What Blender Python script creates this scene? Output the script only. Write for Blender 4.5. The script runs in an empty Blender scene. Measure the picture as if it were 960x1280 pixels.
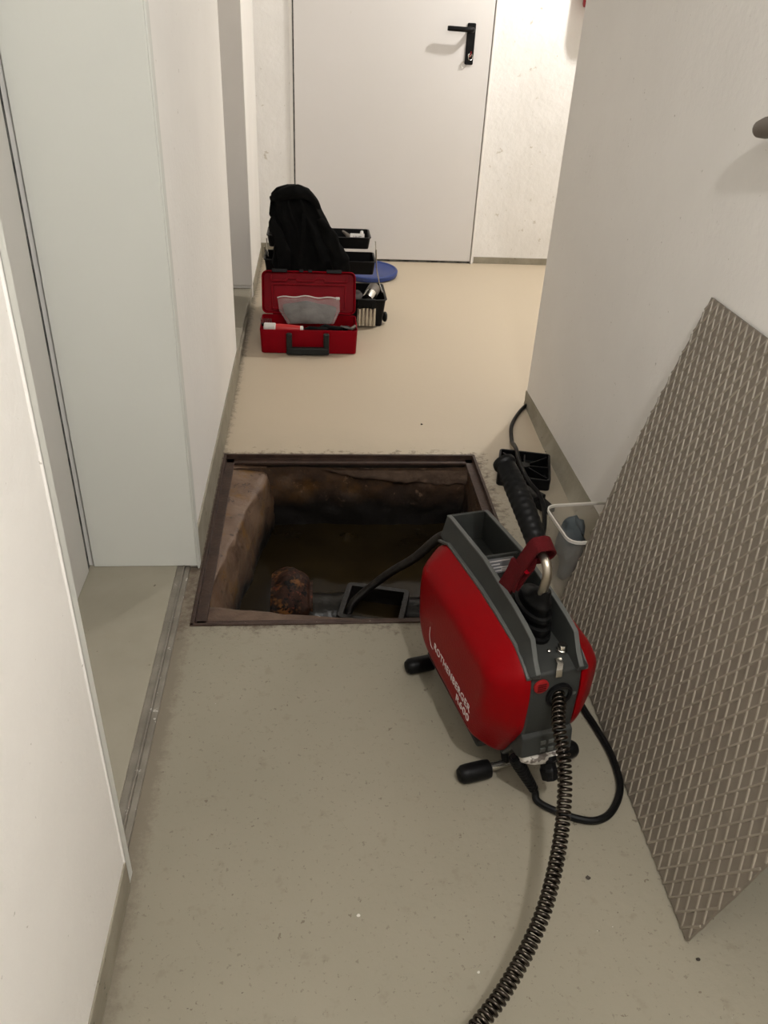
import bpy, math, random
from mathutils import Vector, Matrix, noise
random.seed(7)
S = bpy.context.scene
COL = S.collection
PI = math.pi

# ------------------------------------------------------------------ camera
FPX, CAMH = 985.0, 1.10
down = Vector((395-480, 2228-640, FPX)).normalized()
fw = Vector((389-480, 0-640, FPX)); fw = (fw - down*fw.dot(down)).normalized()
rt = down.cross(fw)
Wm = Matrix((rt, fw, -down))                    # rows: world axes in camera (x right, y down, z forward)
right, dn, fwd = Wm.col[0], Wm.col[1], Wm.col[2]
cd = bpy.data.cameras.new('camera')
cam = bpy.data.objects.new('camera', cd); COL.objects.link(cam)
M3 = Matrix((right, -dn, -fwd)).transposed()
cam.matrix_world = Matrix.Translation((0, 0, CAMH)) @ M3.to_4x4()
cd.sensor_fit = 'VERTICAL'; cd.sensor_height = 36.0; cd.lens = FPX/1280*36.0
cd.clip_start = 0.02
S.camera = cam

# ------------------------------------------------------------------ world, lamps, exposure
w = bpy.data.worlds.new('world'); S.world = w; w.use_nodes = True
w.node_tree.nodes['Background'].inputs[0].default_value = (1, .93, .84, 1)
w.node_tree.nodes['Background'].inputs[1].default_value = 0.02
def lamp(name, loc, watts, color, radius):
    d = bpy.data.lights.new(name, 'POINT'); d.energy = watts; d.color = color; d.shadow_soft_size = radius
    o = bpy.data.objects.new(name, d); o.location = loc; COL.objects.link(o)
lamp('ceiling_lamp_corridor', (1.48, 3.70, 1.98), 65, (1, .97, .93), .04)
lamp('ceiling_lamp_near', (.33, -.13, 1.99), 54, (1, .985, .965), .03)
V = S.view_settings
V.view_transform = 'Standard'; V.look = 'None'; V.gamma = 1; V.use_curve_mapping = False
V.exposure = 0.05

# ------------------------------------------------------------------ materials
def mat(name, c1, c2=None, rough=.6, metal=0, scale=8, bump=0, bscale=60, detail=5, contrast=.25, spec=.5, specks=None, specks2=None, wear=None, **kw):
    m = bpy.data.materials.new(name); m.use_nodes = True
    nt = m.node_tree; N = nt.nodes; L = nt.links
    b = N['Principled BSDF']
    b.inputs['Roughness'].default_value = rough; b.inputs['Metallic'].default_value = metal
    b.inputs['Specular IOR Level'].default_value = spec
    for k, v in kw.items(): b.inputs[k.replace('_', ' ')].default_value = v
    tc = N.new('ShaderNodeTexCoord')
    def nz(sc, det=detail, rgh=.6):
        n = N.new('ShaderNodeTexNoise'); n.inputs['Scale'].default_value = sc
        n.inputs['Detail'].default_value = det; n.inputs['Roughness'].default_value = rgh
        L.new(tc.outputs['Object'], n.inputs['Vector']); return n
    def ramp(src, p0, p1):
        r = N.new('ShaderNodeMapRange'); r.inputs[1].default_value = p0; r.inputs[2].default_value = p1
        r.interpolation_type = 'SMOOTHSTEP'
        L.new(src, r.inputs[0]); return r.outputs[0]
    def mix(f, a, c):
        x = N.new('ShaderNodeMix'); x.data_type = 'RGBA'
        L.new(f, x.inputs[0])
        if isinstance(a, tuple): x.inputs[6].default_value = (*a, 1)
        else: L.new(a, x.inputs[6])
        if isinstance(c, tuple): x.inputs[7].default_value = (*c, 1)
        else: L.new(c, x.inputs[7])
        return x.outputs[2]
    c2 = c2 or tuple(x*.88 for x in c1)
    col = mix(ramp(nz(scale).outputs[0], .5-contrast, .5+contrast), c1, c2)
    if specks:      # (scale, threshold, colour, width)
        for sc, th, cc, wd in specks:
            col = mix(ramp(nz(sc, 3, .7).outputs[0], th, th+wd), col, cc)
    if wear: col = wear(N, L, tc, col, nz, ramp, mix)
    L.new(col, b.inputs['Base Color'])
    if bump:
        bp = N.new('ShaderNodeBump'); bp.inputs['Strength'].default_value = bump; bp.inputs['Distance'].default_value = .004
        L.new(nz(bscale, 4).outputs[0], bp.inputs['Height']); L.new(bp.outputs[0], b.inputs['Normal'])
    return m

def zed(N, L, tc, axis='Z'):
    s = N.new('ShaderNodeSeparateXYZ'); L.new(tc.outputs['Object'], s.inputs[0]); return s.outputs[axis]
def madd(N, L, a, b, mul=1.0):
    m = N.new('ShaderNodeMath'); m.operation = 'MULTIPLY_ADD'; L.new(b, m.inputs[0]); m.inputs[1].default_value = mul
    L.new(a, m.inputs[2]); return m.outputs[0]
def floor_wear_and_light(N, L, tc, col, nz, ramp, mix):
    # dirt worn in round the pit; far floor coloured lighter for its lamplight
    y = zed(N, L, tc, 'Y'); x = zed(N, L, tc, 'X')
    col = mix(ramp(madd(N, L, y, nz(2.5).outputs[0], .5), 1.75, 2.6), col, (.53, .445, .33))
    vm = N.new('ShaderNodeVectorMath'); vm.operation = 'SUBTRACT'; vm.inputs[1].default_value = (.11, 1.7, 0)
    L.new(tc.outputs['Object'], vm.inputs[0])
    ab = N.new('ShaderNodeVectorMath'); ab.operation = 'ABSOLUTE'; L.new(vm.outputs[0], ab.inputs[0])
    sp = N.new('ShaderNodeSeparateXYZ'); L.new(ab.outputs[0], sp.inputs[0])
    mx = N.new('ShaderNodeMath'); mx.operation = 'MAXIMUM'; L.new(sp.outputs[0], mx.inputs[0]); L.new(sp.outputs[1], mx.inputs[1])
    d = madd(N, L, mx.outputs[0], nz(38, 6, .75).outputs[0], -.30)
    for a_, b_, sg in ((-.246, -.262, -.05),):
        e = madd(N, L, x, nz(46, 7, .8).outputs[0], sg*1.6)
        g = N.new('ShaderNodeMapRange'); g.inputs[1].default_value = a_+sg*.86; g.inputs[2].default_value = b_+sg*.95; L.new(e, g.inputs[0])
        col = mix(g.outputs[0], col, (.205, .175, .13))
    f = N.new('ShaderNodeMapRange'); f.inputs[1].default_value = .258; f.inputs[2].default_value = .205; L.new(d, f.inputs[0])
    return mix(f.outputs[0], col, (.12, .09, .065))

WHITE = mat('white_wall_paint', (.85, .825, .785), (.81, .785, .745), rough=.75, scale=3, bump=.35, bscale=45, spec=.25,
            specks=[(70, .70, (.55, .52, .47), .04)])
WHITE_ROUGH = mat('rough_white_plaster', (.84, .82, .79), (.79, .77, .735), rough=.85, scale=6, bump=.9, bscale=28, spec=.2,
            specks=[(24, .66, (.60, .56, .49), .08)])
GREENISH = mat('pale_grey_green_paint', (.68, .685, .635), (.65, .655, .605), rough=.5, scale=2, bump=.05, bscale=90, spec=.35)
DOORGREY = mat('pale_grey_door_paint', (.66, .64, .60), (.63, .61, .575), rough=.55, scale=2, bump=.05, spec=.35)
DOORWHITE = mat('white_door_lacquer', (.70, .675, .655), (.68, .655, .63), rough=.5, scale=2, bump=.04, bscale=120, spec=.4, specks=[(9, .73, (.57, .53, .49), .06)])
JAMBGREY = mat('grey_jamb_paint', (.74, .71, .675), (.70, .67, .635), rough=.6, scale=4, spec=.3)
OLIVE = mat('olive_base_paint', (.25, .225, .17), (.33, .30, .235), rough=.7, scale=14, bump=.3, bscale=60, spec=.3,
            specks=[(40, .66, (.10, .085, .06), .05)])
FLOOR = mat('worn_floor_paint', (.258, .233, .176), (.285, .256, .197), rough=.5, scale=3.5, bump=.14, bscale=70, spec=.35, contrast=.3,
            specks=[(26, .58, (.238, .21, .158), .14), (110, .60, (.20, .175, .13), .09), (48, .675, (.165, .137, .10), .03), (120, .71, (.10, .08, .06), .02), (62, .745, (.62, .60, .54), .012)], wear=floor_wear_and_light)
SILL = mat('painted_sill', (.29, .265, .205), (.34, .31, .245), rough=.55, scale=6, bump=.1, spec=.35, specks=[(45, .71, (.15, .12, .09), .03)])
STEELSTRIP = mat('scuffed_painted_steel', (.15, .132, .105), (.25, .225, .185), rough=.4, scale=18, spec=.5, specks=[(50, .64, (.5, .47, .42), .05)])
CEIL = mat('grey_ceiling', (.36, .35, .335), rough=.9, spec=.1)
RUST = mat('rusty_frame_steel', (.036, .019, .013), (.062, .034, .023), rough=.55, scale=26, bump=.5, bscale=90, metal=.25, specks=[(80, .74, (.32, .27, .22), .03)])
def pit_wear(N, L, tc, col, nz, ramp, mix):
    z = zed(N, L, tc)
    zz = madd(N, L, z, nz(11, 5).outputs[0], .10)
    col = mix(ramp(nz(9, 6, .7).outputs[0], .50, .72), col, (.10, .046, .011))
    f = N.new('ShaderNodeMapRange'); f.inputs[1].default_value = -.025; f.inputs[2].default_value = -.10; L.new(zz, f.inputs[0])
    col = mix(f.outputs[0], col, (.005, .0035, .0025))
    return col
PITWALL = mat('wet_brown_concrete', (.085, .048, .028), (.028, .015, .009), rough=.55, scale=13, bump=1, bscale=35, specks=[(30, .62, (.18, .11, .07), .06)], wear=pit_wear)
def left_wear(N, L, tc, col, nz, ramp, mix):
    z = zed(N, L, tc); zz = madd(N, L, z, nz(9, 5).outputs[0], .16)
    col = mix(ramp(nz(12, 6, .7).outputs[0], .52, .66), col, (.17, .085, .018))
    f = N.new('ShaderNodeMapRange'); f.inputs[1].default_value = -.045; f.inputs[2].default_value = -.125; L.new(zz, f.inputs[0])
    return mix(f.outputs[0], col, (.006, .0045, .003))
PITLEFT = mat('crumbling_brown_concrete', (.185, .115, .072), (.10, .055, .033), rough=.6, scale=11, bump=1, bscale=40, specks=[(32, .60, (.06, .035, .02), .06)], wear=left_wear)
MORTAR = mat('old_mortar', (.135, .085, .056), (.07, .042, .028), rough=.85, scale=16, bump=.8, bscale=60, specks=[(60, .66, (.09, .06, .045), .05)])
WATER = mat('murky_water', (.012, .008, .0035), (.022, .015, .006), rough=.09, scale=5, bump=.12, bscale=9, spec=.10)
IRONWET = mat('wet_cast_iron', (.006, .0055, .005), (.012, .010, .008), rough=.4, spec=.3, scale=22, bump=.5, bscale=70)
RUSTPIPE = mat('rusted_pipe_collar', (.034, .013, .007), (.006, .004, .003), rough=.6, spec=.15, scale=18, bump=1, bscale=50, contrast=.12, specks=[(19, .52, (.13, .052, .014), .12), (48, .58, (.10, .028, .014), .08), (30, .56, (.004, .003, .003), .06)])
PIPEGREY = mat('wet_grey_pipe', (.020, .0175, .014), (.010, .009, .0075), rough=.3, scale=20, bump=.5, spec=.25)
RED = mat('red_machine_plastic', (.215, .0008, .0028), (.185, .0007, .0022), rough=.36, spec=.08, scale=5, bump=.12, bscale=220, specks=[(42, .755, (.55, .18, .10), .02)])
REDCASE = mat('red_case_plastic', (.25, .0012, .008), (.21, .001, .006), rough=.42, scale=9, spec=.08)
REDSTRAP = mat('dark_red_webbing', (.075, .0012, .003), (.058, .001, .002), rough=.85, scale=60, bump=.4, bscale=400, spec=.2)
GREY = mat('dark_grey_plastic', (.036, .038, .035), (.028, .029, .027), rough=.5, spec=.2, scale=12, bump=.06, bscale=240, specks=[(38, .70, (.10, .095, .085), .05)])
GREYRIM = mat('pale_grey_rim', (.085, .088, .082), (.065, .068, .063), rough=.5, scale=20)  # paler on tray rim and flange: edge highlight put into the colour
BLACK = mat('black_rubber', (.003, .003, .003), (.005, .005, .005), rough=.42, spec=.14, scale=20, bump=.08)
BLACKP = mat('black_plastic', (.003, .003, .0034), (.005, .005, .0054), rough=.38, spec=.14, scale=20)
CLOTH = mat('black_woven_cloth', (.0035, .0035, .0035), (.006, .006, .006), rough=.95, scale=20, bump=.2, bscale=300, spec=.1)
CHROME = mat('bright_steel', (.62, .60, .55), (.50, .48, .44), rough=.24, metal=1, scale=30)
TUBE = mat('worn_nickel_tube', (.55, .50, .42), (.42, .38, .32), rough=.3, metal=1, scale=30)
SPRING = mat('oiled_spring_steel', (.085, .072, .06), (.045, .038, .032), rough=.26, metal=1, scale=30)
SPRINGD = mat('dull_spring_steel', (.05, .045, .04), (.025, .022, .02), rough=.4, metal=.8, scale=30)
ALU = mat('dirty_white_casting', (.52, .50, .45), (.34, .31, .27), rough=.6, scale=30, bump=.4, bscale=60, specks=[(36, .60, (.12, .10, .085), .05)])
PLATE = mat('taupe_painted_plate', (.165, .138, .106), (.19, .16, .125), rough=.6, scale=5, bump=.1, bscale=150, specks=[(70, .70, (.10, .082, .062), .04)])
RIB = mat('worn_plate_ribs', (.275, .24, .19), (.225, .193, .15), rough=.5, scale=12, specks=[(26, .765, (.62, .58, .5), .02)])
CLEAR = mat('milky_clear_plastic', (.62, .57, .49), (.58, .53, .45), rough=.35, spec=.3, Transmission_Weight=.5, IOR=1.08, Alpha=.24)
RAGBLUE = mat('blue_grey_rag', (.05, .062, .068), (.10, .115, .12), rough=.9, scale=30, bump=.4)
BLUE = mat('blue_lid_plastic', (.018, .042, .19), (.022, .05, .21), rough=.4, scale=9)
PAPER = mat('white_paper', (.72, .70, .66), rough=.7)
WHITEP = mat('white_plastic', (.68, .66, .62), rough=.4)
TUBERED = mat('bright_red_label', (.56, .03, .03), (.50, .025, .025), rough=.4)
BAGM = mat('clear_zip_bag', (.74, .70, .68), (.64, .60, .58), rough=.25, Transmission_Weight=.6, IOR=1.1, Alpha=.34)
GREYCLOTH = mat('grey_filling', (.11, .10, .093), (.05, .045, .042), rough=.8, scale=30, bump=.5)
INK = mat('dark_ink', (.10, .07, .08), rough=.8)
WHITEINK = mat('white_print', (.62, .58, .56), rough=.6)
LABELSILVER = mat('silver_label', (.20, .20, .205), (.15, .15, .155), rough=.4)
BRASS = mat('brass', (.55, .40, .14), rough=.3, metal=1)
SEALGAP = mat('door_seal_and_gap_shade', (.020, .020, .019), (.13, .13, .12), rough=.7, scale=28, contrast=.10)
CAPGREY = mat('brown_grey_plastic', (.16, .135, .11), rough=.6)
DEBRIS = mat('dark_grit', (.05, .04, .03), (.02, .016, .012), rough=.9, scale=60)
LIGHTGRIT = mat('pale_plaster_crumb', (.6, .57, .5), rough=.9)

# ------------------------------------------------------------------ mesh builder
class MB:
    def __init__(s): s.v = []; s.f = []
    def add(s, vs, fs, M=None):
        o = len(s.v)
        s.v += [(M @ Vector(p)) if M else Vector(p) for p in vs]
        s.f += [tuple(i+o for i in f) for f in fs]
        return s
    def box(s, x0, x1, y0, y1, z0, z1, M=None):
        vs = [(x, y, z) for z in (z0, z1) for y in (y0, y1) for x in (x0, x1)]
        return s.add(vs, [(0, 2, 3, 1), (4, 5, 7, 6), (0, 1, 5, 4), (2, 6, 7, 3), (0, 4, 6, 2), (1, 3, 7, 5)], M)
    def loft(s, rings, cap0=True, cap1=True, closed=True, M=None):
        n = len(rings[0]); vs = [p for r in rings for p in r]; fs = []
        for i in range(len(rings)-1):
            for j in range(n if closed else n-1):
                k = (j+1) % n
                fs.append((i*n+j, i*n+k, (i+1)*n+k, (i+1)*n+j))
        if cap0: fs.append(tuple(range(n-1, -1, -1)))
        if cap1: fs.append(tuple((len(rings)-1)*n+j for j in range(n)))
        return s.add(vs, fs, M)
    def lathe(s, prof, seg=24, M=None, cap0=True, cap1=True):
        return s.loft([[(r*math.cos(2*PI*k/seg), r*math.sin(2*PI*k/seg), z) for k in range(seg)] for r, z in prof], cap0, cap1, True, M)
    def tube(s, pts, rad, seg=12, M=None, cap=True):
        pts = [Vector(p) for p in pts]; n = len(pts)
        rads = rad if isinstance(rad, (list, tuple)) else [rad]*n
        fr = frames(pts)
        rings = []
        for p, (t, a, b), r in zip(pts, fr, rads):
            rings.append([p + (a*math.cos(2*PI*k/seg) + b*math.sin(2*PI*k/seg))*r for k in range(seg)])
        return s.loft(rings, cap, cap, True, M)
    def build(s, name, m, parent=None, smooth=False, bevel=0, seg=2, sub=0, M=None, angle=35):
        me = bpy.data.meshes.new(name); me.from_pydata([tuple(v) for v in s.v], [], s.f); me.update()
        import bmesh
        bm = bmesh.new(); bm.from_mesh(me); bmesh.ops.recalc_face_normals(bm, faces=bm.faces); bm.to_mesh(me); bm.free()
        me.materials.append(m)
        o = bpy.data.objects.new(name, me); COL.objects.link(o)
        if parent: o.parent = parent
        if M: o.matrix_local = M
        if bevel:
            md = o.modifiers.new('bevel', 'BEVEL'); md.width = bevel; md.segments = seg; md.limit_method = 'ANGLE'; md.angle_limit = math.radians(40)
        if sub:
            md = o.modifiers.new('sub', 'SUBSURF'); md.levels = sub; md.render_levels = sub
        if smooth or sub or bevel:
            for p in me.polygons: p.use_smooth = True
            if not sub: me.set_sharp_from_angle(angle=math.radians(angle))
        return o

def frames(pts):
    n = len(pts); T = []
    for i in range(n):
        t = (pts[min(i+1, n-1)] - pts[max(i-1, 0)]); T.append(t.normalized() if t.length > 1e-9 else Vector((0, 0, 1)))
    a = T[0].orthogonal().normalized(); out = []
    for t in T:
        a = (a - t*a.dot(t)).normalized(); out.append((t, a, t.cross(a)))
    return out
def spline(pts, per=8):
    P = [Vector(p) for p in pts]; P = [P[0]*2-P[1]] + P + [P[-1]*2-P[-2]]; out = []
    for i in range(1, len(P)-2):
        for k in range(per):
            t = k/per; p0, p1, p2, p3 = P[i-1:i+3]
            out.append(.5*((2*p1)+(p2-p0)*t+(2*p0-5*p1+4*p2-p3)*t*t+(3*p1-p0-3*p2+p3)*t**3))
    out.append(P[-2]); return out
def resample(pts, step):
    d = [0]
    for a, b in zip(pts, pts[1:]): d.append(d[-1]+(b-a).length)
    n = max(2, int(d[-1]/step)); out = []; j = 0
    for i in range(n+1):
        t = d[-1]*i/n
        while j < len(d)-2 and d[j+1] < t: j += 1
        out.append(pts[j].lerp(pts[j+1], (t-d[j])/max(1e-9, d[j+1]-d[j])))
    return out, d[-1]
def helix(path, R, wire, pitch, per=18, seg=6):
    pts, Ln = resample(path, pitch/per); fr = frames(pts); out = []
    for i, (p, (t, a, b)) in enumerate(zip(pts, fr)):
        th = 2*PI*i/per; out.append(p + (a*math.cos(th)+b*math.sin(th))*R)
    return MB().tube(out, wire, seg)
def rr(cx, cy, w_, d, r, z, n=4):
    out = []
    for sx, sy, a0 in ((1, 1, 0), (-1, 1, 90), (-1, -1, 180), (1, -1, 270)):
        for k in range(n+1):
            a = math.radians(a0+90*k/n)
            out.append((cx+sx*(w_/2-r)+r*math.cos(a), cy+sy*(d/2-r)+r*math.sin(a), z))
    return out
def tray(w_, d, h, t, r, taper=0, lip=0, M=None, mb=None):
    """an open box standing on z=0"""
    mb = mb or MB(); ri = max(.001, r-t)
    R = [rr(0, 0, w_-2*taper, d-2*taper, r, 0), rr(0, 0, w_, d, r, h-(.004 if lip else 0))]
    if lip: R += [rr(0, 0, w_+2*lip, d+2*lip, r+lip, h-.004), rr(0, 0, w_+2*lip, d+2*lip, r+lip, h)]
    R += [rr(0, 0, w_-2*t, d-2*t, ri, h), rr(0, 0, w_-2*taper-2*t, d-2*taper-2*t, ri, t)]
    return mb.loft(R, True, True, True, M)
def tag(o, label, cat, group=None):
    o['label'] = label; o['category'] = cat
    if group: o['group'] = group
    return o
def thing(name, label, cat, loc=(0, 0, 0), rotz=0, group=None):
    o = bpy.data.objects.new(name, None); COL.objects.link(o); o.location = loc; o.rotation_euler = (0, 0, rotz)
    return tag(o, label, cat, group)
def struct(o, label=None):
    o['kind'] = 'structure'
    if label: o['label'] = label
    return o
def T(x=0, y=0, z=0): return Matrix.Translation((x, y, z))
def R(deg, ax): return Matrix.Rotation(math.radians(deg), 4, ax)
def nvec(p, s=1): return noise.noise(Vector(p)*s)

# ------------------------------------------------------------------ room shell
CZ = 2.12
XL, XR, YB, YC = -.267, .735, 4.36, 2.475
PX0, PX1, PY0, PY1 = -.259, .489, 1.311, 2.090           # pit frame, outer edge
mb = MB()
xs = [-1.2, PX0, PX1, 3.0]; ys = [-2.5, PY0, PY1, 4.6]
for i in range(3):
    for j in range(3):
        if i == 1 and j == 1: continue
        mb.add([(xs[i], ys[j], 0), (xs[i+1], ys[j], 0), (xs[i+1], ys[j+1], 0), (xs[i], ys[j+1], 0)], [(0, 1, 2, 3)])
# soil-side returns down to the pit frame
for (a, b) in (((PX0, PY0), (PX1, PY0)), ((PX1, PY0), (PX1, PY1)), ((PX1, PY1), (PX0, PY1)), ((PX0, PY1), (PX0, PY0))):
    mb.add([(*a, 0), (*b, 0), (*b, -.06), (*a, -.06)], [(0, 1, 2, 3)])
struct(mb.build('floor', FLOOR), 'worn beige painted concrete floor with dark flecks')
struct(MB().box(-1.2, 3, -2.5, 4.6, CZ, CZ+.1).build('ceiling', CEIL))
def wall(name, m, *b, label=None, bevel=.004):
    return struct(MB().box(*b).build(name, m, bevel=bevel), label)
wall('wall_right', WHITE, XR, 3.0, -2.5, YC, 0, CZ, label='white painted wall ending in a corner beside the pit')
wall('wall_back', WHITE_ROUGH, -1.2, 3.0, YB, YB+.2, 0, CZ, label='rough white plaster wall around the door')
wall('wall_left_near', WHITE, -1.2, -.272, -2.5, .726, .0, CZ, label='white wall nearest the camera with a painted base')
wall('wall_left', WHITE, -1.2, XL, 1.522, 2.71, 0, CZ, label='white wall pier beside the open pit')
wall('wall_left_far', WHITE, -1.2, -.270, 3.63, YB, 0, CZ, label='short stretch of white wall before the back corner')
wall('wall_side', WHITE, 3.0, 3.2, 2.3, 4.6, 0, CZ)
wall('wall_front', WHITE, -1.2, 3.0, -2.6, -2.45, 0, CZ)
# olive painted wall bases
def base(name, *b): return struct(MB().box(*b).build(name, OLIVE, bevel=.0015))
base('baseboard_left_near', -.30, -.2690, -2.4, .722, 0, .058)
base('baseboard_left', -.29, -.2625, 1.545, 2.712, 0, .092)
base('baseboard_left_far', -.29, -.266, 3.66, YB, 0, .06)
base('baseboard_back', -.27, -.095, YB-.006, YB+.02, 0, .078)
base('baseboard_back_right', .885, 3.0, YB-.006, YB+.02, 0, .034)
mb = MB()      # coved base of the right wall: leans out towards the floor
rings = []
for k in range(60):
    y = -2.4+(YC+2.4)*k/59; o_ = min(.033, .005+(YC-y)*.038)+.004*nvec((0, y*3, 1))
    rings.append([(XR+.02, y, 0), (XR-o_, y, 0), (XR-o_*.55, y, .012), (XR-.003, y, .045), (XR-.002, y, .05), (XR+.02, y, .05)])
mb.loft(rings)
struct(mb.build('baseboard_right', OLIVE, smooth=True))

# first doorway: steel lining, sill, door leaf
struct(MB().box(-.500, -.2655, 1.512, 1.524, .012, CZ).box(-.2665, -.2615, 1.512, 1.540, .004, CZ).build('trim_1', GREENISH, bevel=.002), 'pale grey green steel door lining beside the pit')
struct(MB().box(-.2735, -.2705, .724, .7445, .0, CZ).box(-.52, -.2705, .724, .728, .0, CZ).build('trim_2', GREENISH, bevel=.0015), 'steel door lining edge on the near wall corner')
struct(MB().tube([(-.2735, .7225, .058), (-.2735, .7225, CZ)], .0036, 10).build('trim_9', WHITE, smooth=True), 'rounded plaster bead at the near wall corner')
mb = MB().box(-1.0, -.312, .72, 1.52, .0, .012)
struct(mb.build('floor_doorway', SILL, bevel=.001), 'painted floor inside the first doorway')
mb = MB().box(-.312, -.297, .72, 1.518, 0, .010).box(-.2975, -.2945, .72, 1.525, 0, .0145).box(-.2945, -.284, .72, 1.53, 0, .007)
struct(mb.build('trim_3', STEELSTRIP, bevel=.0008), 'scuffed steel threshold strip of the first doorway')
d = struct(MB().box(-.56, -.505, .70, 1.492, .014, CZ).build('door_1', DOORGREY, bevel=.002), 'pale grey door set back in the first doorway')
MB().box(-.56, -.509, 1.494, 1.513, .012, CZ).build('door_seal', SEALGAP, d)
struct(MB().box(-.52, -.44, .60, .735, 0, CZ).build('trim_4', GREENISH))
# second recess
struct(MB().box(-1.0, -.274, 2.70, 3.66, 0, .045).build('floor_recess', SILL, bevel=.004), 'raised painted sill of the second doorway')
struct(MB().box(-.30, -.268, 2.70, 3.28, 0, .030).build('trim_5', OLIVE, bevel=.004), 'worn edge of the raised sill')
struct(MB().box(-.62, -.56, 2.7, 3.65, .04, CZ).build('door_2', DOORGREY, bevel=.002))
struct(MB().box(-.60, -.2695, 3.618, 3.634, .06, CZ).build('trim_6', JAMBGREY, bevel=.002), 'grey lining of the second doorway')
# back door
D0, D1 = -.083, .862
d = struct(MB().box(D0, D1, YB-.020, YB+.02, .012, 2.02).build('door_3', DOORWHITE, bevel=.003), 'plain white steel door at the end of the corridor')
mb = MB().box(D0-.022, D0-.006, YB-.008, YB+.03, 0, 2.04).box(D1+.003, D1+.014, YB-.026, YB+.03, 0, 2.04).box(D0-.02, D1+.014, YB-.02, YB+.03, 2.022, 2.05)
mb.build('door_frame', WHITE, d, bevel=.002)
MB().box(D0-.006, D0, YB-.004, YB+.01, 0, 2.02).box(D0, D1, YB-.012, YB+.01, 0, .011).build('door_gap_shade', SEALGAP, d)  # dark strips stand in for the shade in the gaps round the leaf
HX = .757; FY = YB-.020
h = thing('door_handle', '', 'x'); del h['label']; del h['category']; h.parent = d
MB().loft([rr(0, 0, .040, .172, .006, 0), rr(0, 0, .040, .172, .006, .006), rr(0, 0, .034, .166, .005, .009)], M=T(HX, FY, 1.034) @ R(90, 'X')).build('back_plate', BLACKP, h, smooth=True)
pts = spline([(HX, FY, 1.092), (HX, FY-.035, 1.092), (HX-.006, FY-.052, 1.092), (HX-.022, FY-.057, 1.092), (HX-.07, FY-.057, 1.093), (HX-.122, FY-.055, 1.094)], 6)
MB().tube(pts, [.011]*(len(pts)-1)+[.0095], 14).build('lever', BLACKP, h, smooth=True)
MB().lathe([(.0085, 0), (.0085, .004), (.007, .005)], 16, M=T(HX, FY-.009, .988) @ R(90, 'X')).build('lock_cylinder', CHROME, h, smooth=True)
k = tag(MB().box(-.0015, .0015, -.004, .004, 0, .012, M=T(HX, FY-.026, .980)).lathe([(.007, -.002), (.009, 0), (.007, .002)], 14, M=T(HX+.003, FY-.026, .997) @ R(90, 'Y')).build('door_key', REDCASE, smooth=True),
        'key with a red head in the lock of the white door', 'key')
def ringm(c, r, wr, rot): return MB().tube([rot @ Vector((r*math.cos(a*PI/12), r*math.sin(a*PI/12), 0))+Vector(c) for a in range(25)], wr, 6)
ringm((HX+.003, FY-.026, .981), .013, .0012, Matrix.Rotation(PI/2, 3, 'X') @ Matrix.Rotation(.5, 3, 'Y')).build('key_ring', CHROME, k, smooth=True)
ringm((HX-.026, FY-.004, .946), .013, .001, Matrix.Rotation(PI/2, 3, 'X')).build('split_ring', CHROME, k, smooth=True)

# ------------------------------------------------------------------ pit in the floor
pf = struct(bpy.data.objects.new('trim_7', None), 'rusty angle steel frame round the open pit'); COL.objects.link(pf)
def bar(vertical, length, M):      # L profile along local x: flange at y=0 side, ledge towards +y
    m = MB(); m.loft([[(x, 0, .003), (x, .008, .003), (x, .008, -.011), (x, .031, -.011), (x, .031, -.018), (x, 0, -.045)] for x in (0, length)], M=M)
    return m.build('frame_bar', RUST, pf, bevel=.0012)
WX, WY = PX1-PX0, PY1-PY0
bar(0, WX, T(PX0, PY0, 0)); bar(0, WX, T(PX1, PY1, 0) @ R(180, 'Z'))
bar(1, WY, T(PX0, PY1, 0) @ R(-90, 'Z')); bar(1, WY, T(PX1, PY0, 0) @ R(90, 'Z'))
WZ = -.222
def pitwall(name, fn, nu=60, nv=28, amp=.008, m=PITWALL, label=None):
    m_ = MB(); rings = []
    for j in range(nv+1):
        row = []
        for i in range(nu+1):
            p, n = fn(i/nu, j/nv); p = Vector(p); n = Vector(n)
            k = noise.fractal(p*14, 1, 2, 4)*amp + noise.fractal(p*5, 1, 2, 3)*amp*1.2
            row.append(p+n*k)
        rings.append(row)
    m_.loft(rings, False, False, False)
    return struct(m_.build(name, m, smooth=True, angle=80), label)
def left_fn(u, v):
    y = 1.36+u*.76; e = -.243+.108*max(0, min(1, (u-.08)/.80))**1.1
    if v < .35: s = v/.35; return ((-.262+(e+.262)*s, y, -.020-.012*s*s), (0, 0, .6))
    s = (v-.35)/.65; c = min(1, s*5)
    return ((e+.006*c+.012*s, y, -.032-.02*c*s-.22*s), (1, 0, .2))
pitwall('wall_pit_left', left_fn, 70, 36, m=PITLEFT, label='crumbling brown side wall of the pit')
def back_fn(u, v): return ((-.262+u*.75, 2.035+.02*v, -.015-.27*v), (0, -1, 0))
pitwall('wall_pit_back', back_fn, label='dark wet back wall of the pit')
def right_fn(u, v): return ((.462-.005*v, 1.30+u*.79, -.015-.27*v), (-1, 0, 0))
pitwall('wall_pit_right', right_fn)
def front_fn(u, v):
    x = -.262+u*.75; e = 1.415-.085*max(0, min(1, u*1.25))
    if v < .4: s = v/.4; return ((x, 1.305+(e-1.305)*s, -.019-.010*s), (0, 0, .5))
    s = (v-.4)/.6; return ((x, e-.01*s, -.029-.24*s), (0, 1, .1))
pitwall('wall_pit_front', front_fn, m=MORTAR, label='brown mortar ledge along the near side of the pit')
mb = MB(); rings = []                                 # paler mortar patch along the back wall top, lower edge ragged
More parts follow.
